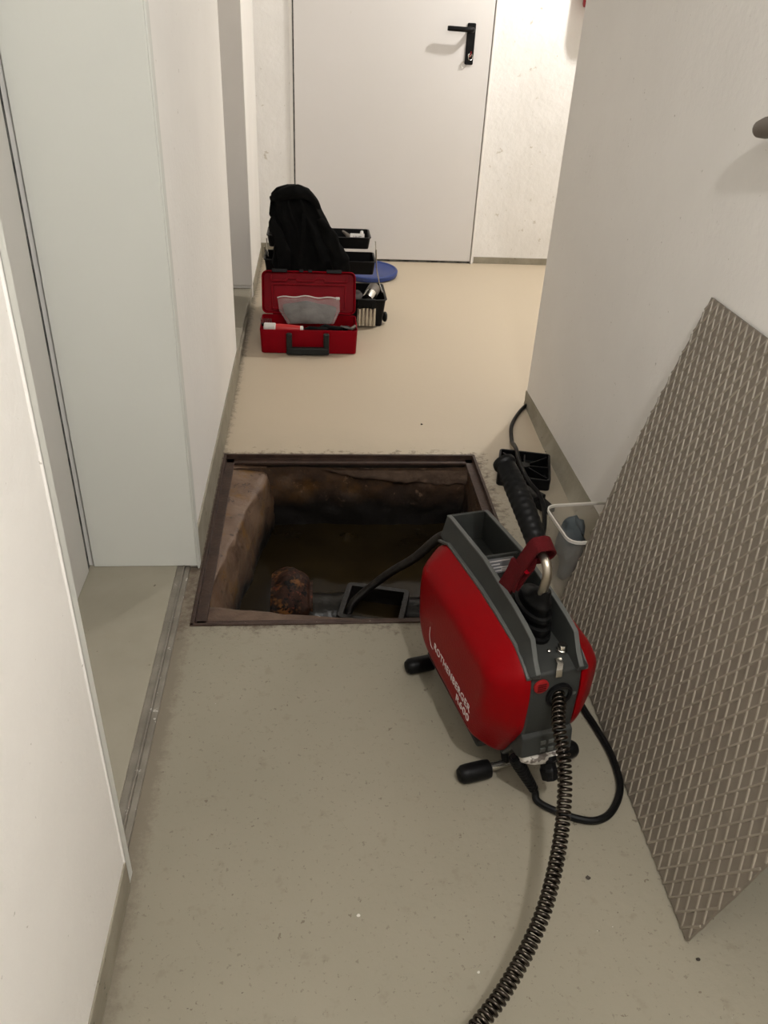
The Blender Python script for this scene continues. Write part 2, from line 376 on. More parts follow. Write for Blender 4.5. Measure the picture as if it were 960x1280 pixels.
for k in range(81):
    u = k/80; x = .035+.435*u; dz = (.020+.034*min(1, u*1.5)+.010*nvec((x*14, 0, 3))+.006*nvec((x*45, 0, 3)))*min(1, .15+u*5); row = []
    for j in range(13):
        v_ = j/12; p = Vector((x, 2.030+.02*v_*.1, -.016-dz*v_))
        row.append(p+Vector((0, -.007*min(1, .2+u*6)*(1-v_**6)+noise.fractal(p*30, 1, 2, 4)*.004+(.012 if j == 12 else 0), 0)))
    rings.append(row)
mb.loft(rings, False, False, False); struct(mb.build('trim_8', MORTAR, smooth=True, angle=80), 'paler mortar patch under the far frame of the pit')
mb = MB(); n = 90; rings = []                         # water with slow ripples round where it runs in
for j in range(n+1):
    row = []
    for i in range(n+1):
        x = -.27+.76*i/n; y = 1.30+.80*j/n
        r_ = math.hypot(x-.105, y-1.98); z = WZ+.0009*math.sin(r_*150)*math.exp(-r_*16)+.018*math.exp(-(r_/.013)**2)+.0006*nvec((x*18, y*18, 0))
        row.append((x, y, z))
    rings.append(row)
mb.loft(rings, False, False, False); wt = mb.build('water', WATER, smooth=True, angle=180); wt['kind'] = 'stuff'
tag(wt, 'murky brown standing water in the bottom of the pit', 'water')
struct(MB().box(-.3, .5, 1.28, 2.12, -.33, -.30).build('floor_pit', PITWALL))
# waste pipe with its inspection box
dp = thing('drain_pipe', 'corroded waste pipe lying in the water with an open rectangular inspection box', 'pipe', (0, 1.66, WZ))
def lump(rings_fn, nu, nv, amp, sc, name, m, par):
    b = MB(); rg = []
    for i in range(nu+1):
        rg.append([Vector(p)+Vector((0, noise.fractal(Vector(p)*sc, 1, 2, 4)*amp, noise.fractal(Vector(p)*sc+Vector((5, 1, 2)), 1, 2, 4)*amp)) for p in (rings_fn(i/nu, k/nv) for k in range(nv))])
    b.loft(rg); return b.build(name, m, par, smooth=True, angle=80)
def collar(u, v):
    r_ = .052+.034*math.sin(PI*min(1, .12+u*.95))**.5; a = 2*PI*v
    return (-.108+.108*u, .006+r_*1.15*math.cos(a), .002+r_*math.sin(a))
lump(collar, 30, 44, .011, 17, 'pipe_collar', RUSTPIPE, dp)
def neck(u, v): a = 2*PI*v; return (-.01+.10*u, -.02+.066*math.cos(a), -.028+.062*math.sin(a))
lump(neck, 12, 30, .003, 25, 'pipe_neck', PIPEGREY, dp)
def neck2(u, v): a = 2*PI*v; return (.235+.24*u, -.02+.05*math.cos(a), -.03+.05*math.sin(a))
lump(neck2, 12, 24, .003, 25, 'outlet_pipe', IRONWET, dp)
bx = tray(.168, .150, .105, .014, .014, M=T(.158, -.058, -.058) @ R(-14, 'Z'))
bx.build('inspection_box', IRONWET, dp, bevel=.003)
MB().box(-.062, .062, -.055, .0, 0, .012, M=T(.158, -.066, -.040) @ R(-14, 'Z')).build('silt', RUSTPIPE, dp, bevel=.006)

# ------------------------------------------------------------------ drain cleaning machine
ax_a = Vector((-.23, .973, 0)).normalized(); ROTM = math.atan2(-ax_a.x, ax_a.y)
mc = thing('drain_cleaning_machine', 'red and dark grey drain cleaning machine standing at the pit edge', 'machine', (.357, .914, 0), ROTM)
MW = T(.357, .914, 0) @ Matrix.Rotation(ROTM, 4, 'Z')
def mw(x, y, z): return MW @ Vector((x, y, z))
core = [(-.054, .277), (-.059, .235), (-.058, .158), (-.040, .108), (-.012, .060), (.24, .052), (.292, .09), (.318, .16), (.320, .283), (.10, .285), (-.03, .283)]
mb = MB().loft([[(x, y, z) for y, z in core] for x in (-.0435, .0435)])
mb.build('body', GREY, mc, bevel=.004)
# moulded top: two flared walls, end wall, divider
def topwall(sx):
    st = [(-.060, .280, .284), (-.045, .281, .300), (-.028, .283, .327), (0, .284, .334), (.04, .285, .340), (.155, .285, .350), (.30, .285, .341), (.314, .284, .338)]
    rg = []
    for y, zb, zt in st:
        rg.append([(sx*.0445, y, zb-.004), (sx*.0495, y, zb+.013 if zt > .302 else zb+.003), (sx*.0475, y, zb+.018 if zt > .306 else zb+.005), (sx*.0395, y, zt), (sx*.0335, y, zt), (sx*.0305, y, zb-.004)])
    return MB().loft(rg)
def rim(sx):
    st = [(-.060, .284), (-.045, .300), (-.028, .327), (0, .334), (.04, .340), (.155, .350), (.30, .341), (.314, .338)]
    return MB().loft([[(sx*x, y, z+dz) for x, dz in ((.0405, -.0015), (.0405, .0012), (.0327, .0012), (.0327, -.0015))] for y, z in st])
def flange(sx):
    st = [(-.056, .276), (-.040, .286), (-.006, .300), (.06, .306), (.132, .309), (.274, .304), (.316, .284)]
    return MB().loft([[(sx*x, y, z+dz) for x, dz in ((.043, -.004), (.0525, -.004), (.0525, .0015), (.046, .0015))] for y, z in st])
for sx in (-1, 1):
    topwall(sx).build('tray_wall', GREY, mc, bevel=.0012)
    rim(sx).build('tray_rim', GREYRIM, mc, bevel=.0006)
    flange(sx).build('flange', GREYRIM, mc, bevel=.001)
MB().add([(-.0385, .302, .28), (.0385, .302, .28), (.0385, .318, .28), (-.0385, .318, .28), (-.0385, .308, .3395), (.0385, .308, .3395), (.0385, .314, .3395), (-.0385, .314, .3395)],
         [(0, 1, 2, 3), (4, 5, 6, 7), (0, 1, 5, 4), (1, 2, 6, 5), (2, 3, 7, 6), (3, 0, 4, 7)]).build('tray_end', GREY, mc, bevel=.001)
dv = MB().box(-.034, .034, .1645, .1695, .282, .345).build('tray_divider', GREY, mc, bevel=.001)
lb = MB().box(-.026, .022, .1636, .1644, .308, .339).build('rating_label', LABELSILVER, dv)
tx = MB()
for k_, (a_, b_) in enumerate(((-.022, .016), (-.023, -.002), (-.02, .018), (-.023, .008))):
    tx.box(a_, b_, .1630, .1635, .333-.007*k_, .335-.007*k_)
tx.box(.002, .016, .1630, .1635, .311, .317)
tx.build('label_print', WHITEINK, lb)
# side shells
prof = [(-.054, .276), (-.006, .300), (.132, .306), (.274, .300), (.314, .275), (.322, .20), (.306, .115), (.25, .066), (.03, .058), (-.010, .066), (-.058, .165), (-.060, .235)]
def inset(poly, d):
    n_ = len(poly); out = []
    for i in range(n_):
        p0, p1, p2 = (Vector(poly[(i+k) % n_]) for k in (-1, 0, 1))
        e1 = (p1-p0).normalized(); e2 = (p2-p1).normalized()
        n1 = Vector((e1.y, -e1.x)); n2 = Vector((e2.y, -e2.x)); b_ = (n1+n2).normalized()
        out.append(p1+b_*(d/max(.5, b_.dot(n1))))
    return out
def fillet(poly, r_, n_=5):
    out = []; N_ = len(poly)
    for i in range(N_):
        p0, p1, p2 = (Vector(poly[(i+k) % N_]) for k in (-1, 0, 1))
        a_, b_ = p0-p1, p2-p1; q = min(r_, a_.length*.45, b_.length*.45)
        s_, e_ = p1+a_.normalized()*q, p1+b_.normalized()*q
        for k in range(n_+1):
            t_ = k/n_; out.append((1-t_)**2*s_+2*t_*(1-t_)*p1+t_*t_*e_)
    return out
sgn = 1 if inset([(0, 0), (0, 1), (1, 1), (1, 0)], .1)[0].x > 0 else -1
area = sum(prof[i][0]*prof[(i+1) % 12][1]-prof[(i+1) % 12][0]*prof[i][1] for i in range(12))
def shell(sx):
    rg = []
    for xx, ins in ((.0436, 0), (.0495, .0004), (.0545, .0020), (.0600, .0055), (.0660, .0100), (.0800, .0215), (.0860, .0272), (.0910, .0330), (.0945, .0390), (.0968, .0450), (.0980, .0520), (.0983, .060)):
        q = fillet(inset(prof, ins), .016+ins*.4)
        rg.append([(sx*xx, p.x, p.y) for p in q])
    return MB().loft(rg)
for sx in (-1, 1): shell(sx).build('side_shell', RED, mc, smooth=True, angle=50)
# lower skirt of the shells
mb = MB()
for sx in (-1, 1):
    mb.loft([[(sx*x_, y, z) for x_, z in ((.03, .048), (.074, .052), (.078, .062), (.03, .066))] for y in (.02, .10, .20, .262)])
mb.build('skirt', GREY, mc, bevel=.004)
# front face: chin, eyelet, button, bolts
MB().loft([[(x, -.056, .158), (x, -.064, .152), (x, -.070, .116), (x, -.052, .104), (x, -.03, .104)] for x in (-.0445, .0445)]).build('front_chin', GREY, mc, bevel=.002)
rv = MB()
for i_ in range(2):
    for j_ in range(2): rv.box(-.012+i_*.014, -.003+i_*.014, -.0675-.003*j_, -.060, .134-.014*j_, .142-.014*j_)
rv.build('chin_plate', GREYRIM, mc, bevel=.0006)
eye = MB().lathe([(.0215, 0), (.0215, .005), (.019, .0065), (.0155, .005), (.0150, -.002)], 28, M=T(.007, -.0575, .232) @ R(90, 'X') @ Matrix.Diagonal((1.05, 1.1, 1, 1)), cap1=True).build('cable_eyelet', BLACKP, mc, smooth=True)
bt = MB().lathe([(.0125, 0), (.0125, .003), (.011, .004)], 24, M=T(-.0265, -.0565, .257) @ R(88, 'X')).build('red_button', mat('plug_red', (.26, .012, .012), rough=.45, spec=.15), mc, smooth=True)
bt['label'] = 'round red plug with grooves'
gv = MB()
for k_ in range(4): gv.box(-.007, .007, -.0008, .0002, -.0006, .0006, M=T(-.0265, -.0608, .2505+.0043*k_))
gv.build('groove', REDSTRAP, bt)
MB().lathe([(.0045, 0), (.0045, .001), (.003, .0018)], 14, M=T(.035, -.0575, .229) @ R(90, 'X')).build('small_cap', GREYRIM, mc, smooth=True)
MB().lathe([(.0085, 0), (.0085, .006), (.0075, .007), (.0075, .014), (.0065, .0155)], 20, M=T(.023, -.021, .2835)).build('clamp_screw', CHROME, mc, smooth=True)
MB().lathe([(.0035, 0), (.0035, .003), (.002, .0045)], 12, M=T(.004, -.016, .2835)).build('small_screw', CHROME, mc, smooth=True)
MB().loft([[(x, y, z), (x+.010, y-.001, z), (x+.010, y-.001, z+.0025), (x, y, z+.0025)] for x, y, z in ((.004, -.035, .2845), (.001, -.048, .286), (-.006, -.0585, .283), (-.006, -.0605, .272))]).build('metal_tab', CHROME, mc, bevel=.0006)
# rubber boot and guide handle
bt_ = MB(); rg = []
for z, rx, ry, yo in ((.283, .0285, .055, 0), (.290, .0285, .055, 0), (.2915, .0245, .050, 0), (.298, .0245, .050, 0), (.300, .0275, .053, 0), (.307, .0270, .052, 0), (.309, .0225, .046, -.001), (.316, .0220, .045, -.002), (.319, .0250, .047, -.003), (.326, .0240, .045, -.004), (.328, .0190, .039, -.006), (.338, .0185, .036, -.008), (.341, .0205, .037, -.009), (.347, .0195, .034, -.011), (.350, .0150, .026, -.016), (.362, .0125, .018, -.024), (.372, .0095, .0105, -.031), (.374, .008, .008, -.033)):
    rg.append([(.004+rx*math.cos(2*PI*k/28), .056+yo+ry*math.sin(2*PI*k/28), z) for k in range(28)])
bt_.loft(rg).build('rubber_boot', BLACK, mc, smooth=True, angle=50)
pts = spline([(.002, .032, .345), (0, .0255, .370), (0, .0215, .398), (0, .0230, .412), (0, .031, .4215), (0, .045, .4265), (0, .075, .4365), (0, .12, .453)], 8)
MB().tube(pts, .0072, 16).build('handle_tube', TUBE, mc, smooth=True)
gp = [Vector((0, .058, .4305)), Vector((0, .206, .5035))]; NB = 66; P_ = []; Rr = []
for k in range(NB+1):
    u = k/NB; P_.append(gp[0].lerp(gp[1], u)+Vector((0, 0, .006*math.sin(u*PI))))
    b_ = .0155+.0022*math.sin(u*PI)+(.003 if u > .93 else 0)
    b_ += .0008*max(0, math.cos(u*2*PI*15)) if u < .80 else 0
    if k in (0, NB): b_ -= .004
    Rr.append(b_)
MB().tube(P_, Rr, 20).build('handle_grip', BLACK, mc, smooth=True, angle=60)
# legs with rubber feet
for yb, in ((0,), (.275,)):
    MB().tube([(-.105, yb, .021), (.105, yb, .021)], .008, 12).build('leg_bar', CHROME, mc, smooth=True)
    for sx in (-1, 1):
        MB().tube([(sx*.025, yb, .021), (sx*.03, yb+(.012 if yb == 0 else -.012), .060)], .007, 10).build('leg_strut', BLACKP, mc, smooth=True)
        pr = [(.010, 0), (.0155, .003), (.0165, .012), (.0165, .044), (.0155, .053), (.011, .059), (.004, .061)]
        MB().lathe(pr, 20, M=T(sx*.054, yb, .0175) @ R(90*sx, 'Y')).build('rubber_foot', BLACK, mc, smooth=True)
# whitish casting and black knob under the chin
rg = []
for x, th in ((-.040, 0), (-.033, 1), (-.02, 1), (0, 1), (.02, 1), (.032, 1), (.038, 0)):
    dpt = .030*math.sqrt(max(0.02, 1-(x/.046)**2)); zz = .103+.0004*x
    rg.append([(x, -.045, zz+.014), (x, -.048-dpt, zz+.010), (x, -.050-dpt, zz+.002), (x, -.047-dpt, zz-.006), (x, -.036, zz-.014)])
MB().loft(rg).build('casting', ALU, mc, bevel=.003)
MB().lathe([(.018, 0), (.018, .008), (.0135, .010), (.0135, .022), (.016, .024), (.014, .040), (.006, .042)], 8, M=T(.006, -.064, .104) @ R(146, 'X')).build('clamp_knob', BLACKP, mc, bevel=.002)
# lettering
def text(body, size, M, parent, name, fit, extr=.0003, m=WHITEINK):
    c = bpy.data.curves.new('t', 'FONT'); c.body = body; c.size = size; c.extrude = extr; c.space_character = 1.08; c.offset = .00015
    to = bpy.data.objects.new('t', c); COL.objects.link(to)
    bpy.context.view_layer.update()
    me = bpy.data.meshes.new_from_object(to.evaluated_get(bpy.context.evaluated_depsgraph_get()))
    sx = fit/max(v.co.x for v in me.vertices)
    bpy.data.objects.remove(to); me.materials.clear(); me.materials.append(m)
    o = bpy.data.objects.new(name, me); COL.objects.link(o); o.parent = parent; o.matrix_local = M @ Matrix.Diagonal((sx, 1, 1, 1)); return o
TM = Matrix(((0, 0, -1, 0), (-1, 0, 0, 0), (0, 1, 0, 0), (0, 0, 0, 1)))     # text x -> -y, text y -> z, out -> -x
text('ROTHENBERGER', .0205, T(-.0984, .186, .1405) @ TM, mc, 'maker_lettering', .165)
text('R600', .0205, T(-.0984, .077, .1195) @ TM, mc, 'model_lettering', .056)
sw = MB(); rg = []
for u in range(15):
    t_ = u/14; y = .211-.021*max(0, (t_-.45)/.55)**1.4; z = .170-.034*min(1, t_/.8)-.002*max(0, (t_-.5)/.5)
    rg.append([(-.0983, y, z), (-.0983, y-.0014, z+.0012), (-.0987, y-.0014, z+.0012), (-.0987, y, z)])
sw.loft(rg).build('swoosh', WHITEINK, mc)
MB().box(-.0984, -.0978, .02, .20, .1085, .1093).build('moulded_line', REDSTRAP, mc)
# velcro strap hanging from the handle
st = tag(bpy.data.objects.new('hook_strap', None), 'dark red hook and loop strap looped round the machine handle', 'strap'); COL.objects.link(st)
st.matrix_world = MW
def band(path, wdir, half, th):
    P = [Vector(p) for p in path]; fr_ = frames(P); rg_ = []
    for p, (t_, a_, b_) in zip(P, fr_):
        wd = Vector(wdir); wd = (wd-t_*wd.dot(t_)).normalized(); nn = t_.cross(wd)
        rg_.append([p+wd*half+nn*th, p-wd*half+nn*th, p-wd*half-nn*th, p+wd*half-nn*th])
    return MB().loft(rg_)
axd = (gp[1]-gp[0]).normalized(); c0 = Vector((0, .053, .4290)); ex = Vector((1, 0, 0)); ez = ex.cross(axd)
loop = []
for k in range(26):
    a_ = math.radians(-150+300*k/25); loop.append(c0+(ex*math.cos(a_)+ez*math.sin(a_))*(.0205))
loop = [Vector((-.030, .070, .352)), Vector((-.028, .066, .378)), Vector((-.024, .058, .405))]+loop[::-1][1:-1]+[Vector((-.012, .056, .404)), Vector((-.020, .062, .380)), Vector((-.0245, .069, .356))]
band(spline([loop[0], loop[1], loop[2]]+loop[3:-3:3]+loop[-3:], 5), axd, .0125, .0016).build('strap_loop', REDSTRAP, st, smooth=True, angle=50)
band(spline([(-.026, .066, .400), (-.029, .071, .375), (-.032, .080, .348), (-.031, .088, .334)], 5), (.25, -.9, -.1), .0135, .003).build('strap_tail', REDSTRAP, st, smooth=True, angle=50)
MB().box(-.003, .003, -.014, .014, -.001, .001, M=T(-.0215, .056, .397)).build('strap_stitch', REDCASE, st)

# spiral running through the machine into the drain
sp = thing('drain_spiral', 'coiled steel drain spiral hanging out of the red machine and reaching into the pit', 'drain spiral')
fpath = [mw(.006, .01, .232), mw(.006, -.03, .2335), mw(.0065, -.060, .231), Vector((.367, .810, .217)), Vector((.368, .768, .190)), Vector((.361, .722, .160)), Vector((.341, .662, .135)), Vector((.308, .594, .115)), Vector((.274, .545, .100)), Vector((.233, .498, .090)), Vector((.198, .466, .086)), Vector((.134, .413, .078)), Vector((.05, .355, .062)), Vector((-.04, .29, .036)), Vector((-.12, .20, .0135)), Vector((-.16, .08, .0125))]
helix(spline(fpath, 8), .0086, .0027, .0080, 16, 6).build('front_coil', SPRING, sp, smooth=True, angle=180)
rpath = [mw(0, .30, .250), mw(0, .335, .256), mw(0, .37, .250), mw(0, .43, .207), Vector((.225, 1.42, .095)), Vector((.185, 1.505, -.005)), Vector((.145, 1.555, -.085)), Vector((.105, 1.585, -.155)), Vector((.092, 1.595, -.20))]
helix(spline(rpath, 8), .0078, .0024, .0050, 14, 6).build('rear_coil', SPRINGD, sp, smooth=True, angle=180)
MB().lathe([(.0135, 0), (.015, .004), (.0145, .03), (.0118, .045), (.0118, .06)], 20, M=MW @ T(0, .306, .246) @ R(-83, 'X')).build('guide_sleeve', BLACK, mc, smooth=True, M=MW.inverted())

# power cable: gland under the chin, loop on the floor, away round the wall corner
pc = thing('power_cable', 'black rubber cable looping from the red machine to the wall corner', 'cable')
g0, g1 = mw(-.046, -.050, .102), mw(-.004, -.066, .022)
cp = [g0, g0.lerp(g1, .5), g1, (.372, .838, .010), (.392, .822, .0075), (.43, .802, .0075), (.463, .797, .0075), (.495, .815, .0075), (.524, .862, .0075), (.531, .927, .0075), (.524, .989, .0075), (.513, 1.05, .0075), (.505, 1.15, .0075), (.503, 1.30, .0075),
      (.507, 1.45, .0075), (.535, 1.56, .0075), (.587, 1.645, .0075), (.610, 1.73, .024), (.609, 1.79, .040), (.594, 1.85, .046), (.592, 1.95, .047), (.600, 2.03, .0475), (.611, 2.10, .030), (.622, 2.17, .0075), (.645, 2.28, .0065), (.69, 2.38, .0065), (.735, 2.45, .0065), (.80, 2.53, .0065), (.95, 2.60, .0065)]
cpath = spline(cp, 8)
MB().tube(cpath, .0062, 10).build('cable_sheath', BLACK, pc, smooth=True)
nz_ = 44
MB().tube([g0.lerp(g1, k/nz_*.92+.05) for k in range(nz_+1)], [(.0125-.004*k/nz_)*(1 if (k//2) % 2 else .84) for k in range(nz_+1)], 14).build('strain_relief', BLACK, pc, smooth=True, angle=60)

# ------------------------------------------------------------------ chequer plate cover leaning on the wall
Lp = Vector((.541, 1.341, 0.004)); pu = Vector((-.013, -1, 0)).normalized(); pv = Vector((.2595, -.004, .966)); pv = (pv-pu*pv.dot(pu)).normalized(); pn = pu.cross(pv)
if pn.x > 0: pn = -pn
PMat = Matrix((pu, pv, pn)).transposed().to_4x4(); PMat.translation = Lp
cv = thing('cover_plate', 'taupe steel cover plate with raised diamond ribs leaning against the white wall', 'metal plate')
cv.matrix_world = PMat
poly = [(-.003, 0), (-.038, .36), (-.043, .722), (.775, .714), (.757, .18), (.7455, 0)]
def edge_noise(poly, step=.02):
    out = []
    for i in range(len(poly)):
        a_, b_ = Vector(poly[i]), Vector(poly[(i+1) % len(poly)]); n_ = max(1, int((b_-a_).length/step))
        for k in range(n_):
            p = a_.lerp(b_, k/n_); q = .0016*nvec((p.x*40, p.y*40, 1))
            out.append(p+Vector((q if abs(p.y) > .004 else 0, 0)))
    return out
ep = edge_noise(poly)
MB().loft([[(p.x, p.y, z) for p in ep] for z in (-.005, 0)]).build('plate_sheet', PLATE, cv)
def clip(p, d):
    lo, hi = -9, 9; n_ = len(poly)
    ctr = Vector((.36, .36))
    for i in range(n_):
        a_, b_ = Vector(poly[i]), Vector(poly[(i+1) % n_]); e = b_-a_; nn = Vector((-e.y, e.x)).normalized()
        if nn.dot(ctr-a_) < 0: nn = -nn
        den = nn.dot(d); num = nn.dot(p-a_)
        if abs(den) < 1e-9:
            if num < 0: return None
        else:
            t_ = -num/den
            if den > 0: lo = max(lo, t_)
            else: hi = min(hi, t_)
    return (lo, hi) if hi-lo > .006 else None
rb = MB()
for fam, (dx, dy) in enumerate(((.0114, .0216), (-.0118, .0218))):
    dd = Vector((dx, dy)).normalized(); nn = Vector((-dd.y, dd.x))
    for k in range(-25, 60):
        p = Vector((.6558+.0232*(k-20), .2183)); c = clip(p, dd)
        if not c: continue
        a_, b_ = p+dd*(c[0]+.001), p+dd*(c[1]-.001); h_ = .0021 if fam == 0 else .0019
        w0, w1 = .0021, .0013
        vs = []
        for q in (a_, b_):
            vs += [(*(q+nn*w0), 0), (*(q+nn*w1), h_), (*(q-nn*w1), h_), (*(q-nn*w0), 0)]
        rb.add(vs, [(0, 1, 5, 4), (1, 2, 6, 5), (2, 3, 7, 6), (0, 3, 2, 1), (4, 5, 6, 7)])
ribs = rb.build('diamond_ribs', RIB, cv)
ribs['label'] = 'worn paler raised ribs'

# ------------------------------------------------------------------ foot pedal
pd = thing('foot_pedal', 'black ribbed plastic pedal block lying between the pit and the wall', 'pedal', (.612, 1.972, 0), math.radians(-14))
tray(.150, .168, .034, .006, .012).build('pedal_body', BLACKP, pd, bevel=.001)
mb = MB()
for ang in (0, 45, 90, 135):
    l_ = .068 if ang in (0, 90) else .092
    mb.box(-l_, l_, -.002, .002, .006, .031, M=R(ang, 'Z'))
mb.lathe([(.016, .006), (.016, .033), (.012, .033)], 16)
mb.build('stiffening_ribs', BLACKP, pd, bevel=.0006)
mb = MB().loft([[(-.020, 0, .004), (.020, 0, .004), (.020, 0, .026), (-.020, 0, .026)], [(-.026, -.075, .003), (.026, -.075, .003), (.026, -.075, .030), (-.026, -.075, .030)], [(-.018, -.080, .004), (.018, -.080, .004), (.018, -.080, .024), (-.018, -.080, .024)], [(-.016, -.125, .004), (.016, -.125, .004), (.014, -.125, .020), (-.014, -.125, .020)]], M=(T(.612, 1.972, 0) @ R(-14, 'Z')).inverted() @ T(.575, 1.86, 0) @ R(29, 'Z'))
mb.build('pedal_connector', BLACKP, pd, bevel=.002)

# ------------------------------------------------------------------ clear bin and rag
bn = thing('plastic_bin', 'clear milky plastic container standing behind the leaning plate', 'container', (.626, 1.452, 0.001), math.radians(6))
tray(.158, .148, .168, .0022, .022, taper=.008, lip=.004).build('bin_body', CLEAR, bn, smooth=True, angle=50)
mb = MB().loft([rr(0, 0, .158+q, .148+q, .022+q/2, z) for q, z in ((.004, .1625), (.011, .1625), (.011, .1695), (.004, .1695))] + [rr(0, 0, .162, .152, .024, .1625)], False, False)
mb.build('bin_rim', mat('bin_rim_plastic', (.66, .63, .57), (.60, .57, .52), rough=.4), bn, smooth=True, angle=50)
b = MB(); rg = []
for j in range(13):
    v_ = j/12*PI
    rg.append([Vector((.600+.030*math.sin(v_)*math.cos(2*PI*k/20)*(1+.3*math.sin(k*1.9)), 1.488+.014*math.sin(v_)*math.sin(2*PI*k/20)+.020*(-math.cos(v_)), .080-.070*math.cos(v_))) for k in range(20)])
rg = [[p+Vector((1, 1, 1))*noise.fractal(p*34, 1, 2, 4)*.012 for p in r_] for r_ in rg]
tag(b.loft(rg).build('rag', RAGBLUE, smooth=True, angle=180), 'crumpled blue grey rag inside the clear container', 'rag')

# ------------------------------------------------------------------ red tool case
rc = thing('tool_case', 'open red plastic tool case with a dark grey carrying handle', 'tool case', (-.012, 2.920, 0))
tray(.372, .190, .094, .004, .014, taper=.004, M=T(0, .095, .002)).build('case_body', REDCASE, rc, bevel=.002)
LM = T(0, .186, .098) @ R(72, 'X')
ld = tray(.372, .165, .034, .004, .022, taper=.003, M=LM @ T(0, .083, -.030)).build('case_lid', REDCASE, rc, bevel=.002)
rl = MB()
def lidbar(x0, y0, x1, y1, t_=.0035, hgt=.013):
    a_, b_ = Vector((x0, y0, 0)), Vector((x1, y1, 0)); l_ = (b_-a_).length; an = math.atan2(y1-y0, x1-x0)
    rl.box(0, l_, -t_, t_, 0, hgt, M=LM @ T(x0, y0, -.027) @ Matrix.Rotation(an, 4, 'Z'))
for a_ in ((-.145, .02, -.145, .115), (-.145, .115, .145, .115), (.145, .115, .145, .02), (.145, .02, -.145, .02), (-.152, .150, -.152, .128), (-.152, .128, -.09, .128), (-.09, .128, -.085, .138), (-.085, .138, -.05, .138), (-.05, .138, -.045, .128), (-.045, .128, .02, .128), (.02, .128, .025, .138), (.025, .138, .06, .138), (.06, .138, .065, .128), (.065, .128, .152, .128), (.152, .128, .152, .150)):
    lidbar(*a_)
rl.build('lid_ribs', REDCASE, ld, bevel=.001)
for x in (-.115, .10):
    MB().box(x-.030, x+.030, .158, .172, -.012, .006, M=LM).build('lid_latch', BLACKP, rc, bevel=.002)
for x in (-.03, .005):
    MB().box(x-.008, x+.008, .160, .171, -.008, .007, M=LM).build('lid_clip', BLACKP, rc, bevel=.001)
hp = spline([(-.080, -.004, .088), (-.080, -.013, .080), (-.079, -.018, .055), (-.076, -.018, .022), (-.068, -.018, .012), (-.05, -.018, .010), (0, -.018, .010), (.05, -.018, .010), (.060, -.018, .012), (.067, -.018, .022), (.070, -.018, .055), (.071, -.013, .080), (.071, -.004, .088)], 5)
hm = MB()
hm.box(-.086, -.064, -.022, -.004, .020, .088).box(.055, .077, -.022, -.004, .020, .088).box(-.086, .077, -.025, -.004, .005, .033)
hm.build('carrying_handle', mat('handle_grey_plastic', (.018, .020, .019), rough=.5, spec=.2), rc, bevel=.005)
# things in the case
cx = thing('sealant_tube', 'red and white tube with a serrated white cap lying in the case', 'tube', (-.182, 2.952, .093), math.radians(-5))
MB().lathe([(.017, 0), (.019, .002), (.019, .042), (.0155, .045)], 20, M=R(90, 'Y')).build('cap', WHITEP, cx, smooth=True)
MB().lathe([(.0155, .045), (.0155, .052), (.0165, .056), (.0155, .10), (.0125, .136), (.0122, .138)], 20, M=R(90, 'Y')).build('tube_body', TUBERED, cx, smooth=True)
MB().lathe([(.0122, .138), (.0122, .147), (.009, .149)], 20, M=R(90, 'Y')).build('tube_end', WHITEP, cx, smooth=True)
wb = tag(MB().box(-.035, .012, -.006, .006, 0, .010).build('wire_brush', BLACKP, bevel=.002), 'black brush with fine upright bristles behind the white cap', 'brush')
wb.location = (-.163, 2.992, .086)
br = MB()
for k_ in range(9):
    for q in range(2): br.tube([(-.032+.005*k_, -.003+q*.006, .009), (-.034+.005*k_, -.003+q*.006, .029)], .0009, 4)
br = br.build('bristles', GREYRIM, wb); br['kind'] = 'stuff'
# zip bag with grey filling, leaning on the lid
zb = thing('zip_bag', 'clear zip bag of grey parts propped against the red lid', 'bag', (0, 0, 0))
def bag_pt(u, v, inf):
    tl, tr = Vector((-.135, 3.075, .172)), Vector((.108, 3.080, .178)); bl, br_ = Vector((-.118, 2.985, .098)), Vector((.108, 2.985, .100))
    sag = -.018*math.sin(PI*min(1, u*1.2))*(1-v)*.0
    p = (bl.lerp(br_, u)).lerp(tl.lerp(tr, u), v)
    if v < .5: p += Vector(((.5-v)*.04*(1-2*u)*1.2, 0, 0))
    th = math.sin(PI*max(.0, min(1, u*1.04-.02)))**.6*math.sin(PI*min(1, v*1.12))**.7
    return p + Vector((0, -inf*th, .004*math.sin(u*5)*v+.003*math.sin(u*17)*v))
for nm, sc, m_ in (('filling', .80, GREYCLOTH), ('bag_film', 1.0, BAGM)):
    b = MB(); nu, nv = 26, 16
    for side in (1, -1):
        rg = []
        for j in range(nv+1):
            row = []
            for i in range(nu+1):
                u, v_ = i/nu, j/nv
                if sc < 1: u = .07+.87*u; v_ = .02+.80*v_*(.8+.2*math.sin(PI*(u*1.1)))
                p = bag_pt(u, v_, (.030*sc if side == 1 else -.006*sc))
                p += Vector((0, 1, .5))*noise.fractal(p*Vector((1, 1, 1)).length*13, 1, 2, 3)*(.007 if 0 < i < nu and 0 < j < nv else 0)
                row.append(p)
            rg.append(row)
        b.loft(rg, False, False, False)
    b.build(nm, m_, zb, smooth=True, angle=180)
MB().tube([bag_pt(k/20, 1, 0) for k in range(21)], .0024, 6).build('zip_strip', WHITEP, zb, smooth=True)
MB().box(-.008, .008, -.004, .004, -.005, .005, M=T(*bag_pt(.97, 1, 0))).build('zip_slider', WHITEP, zb, bevel=.002)
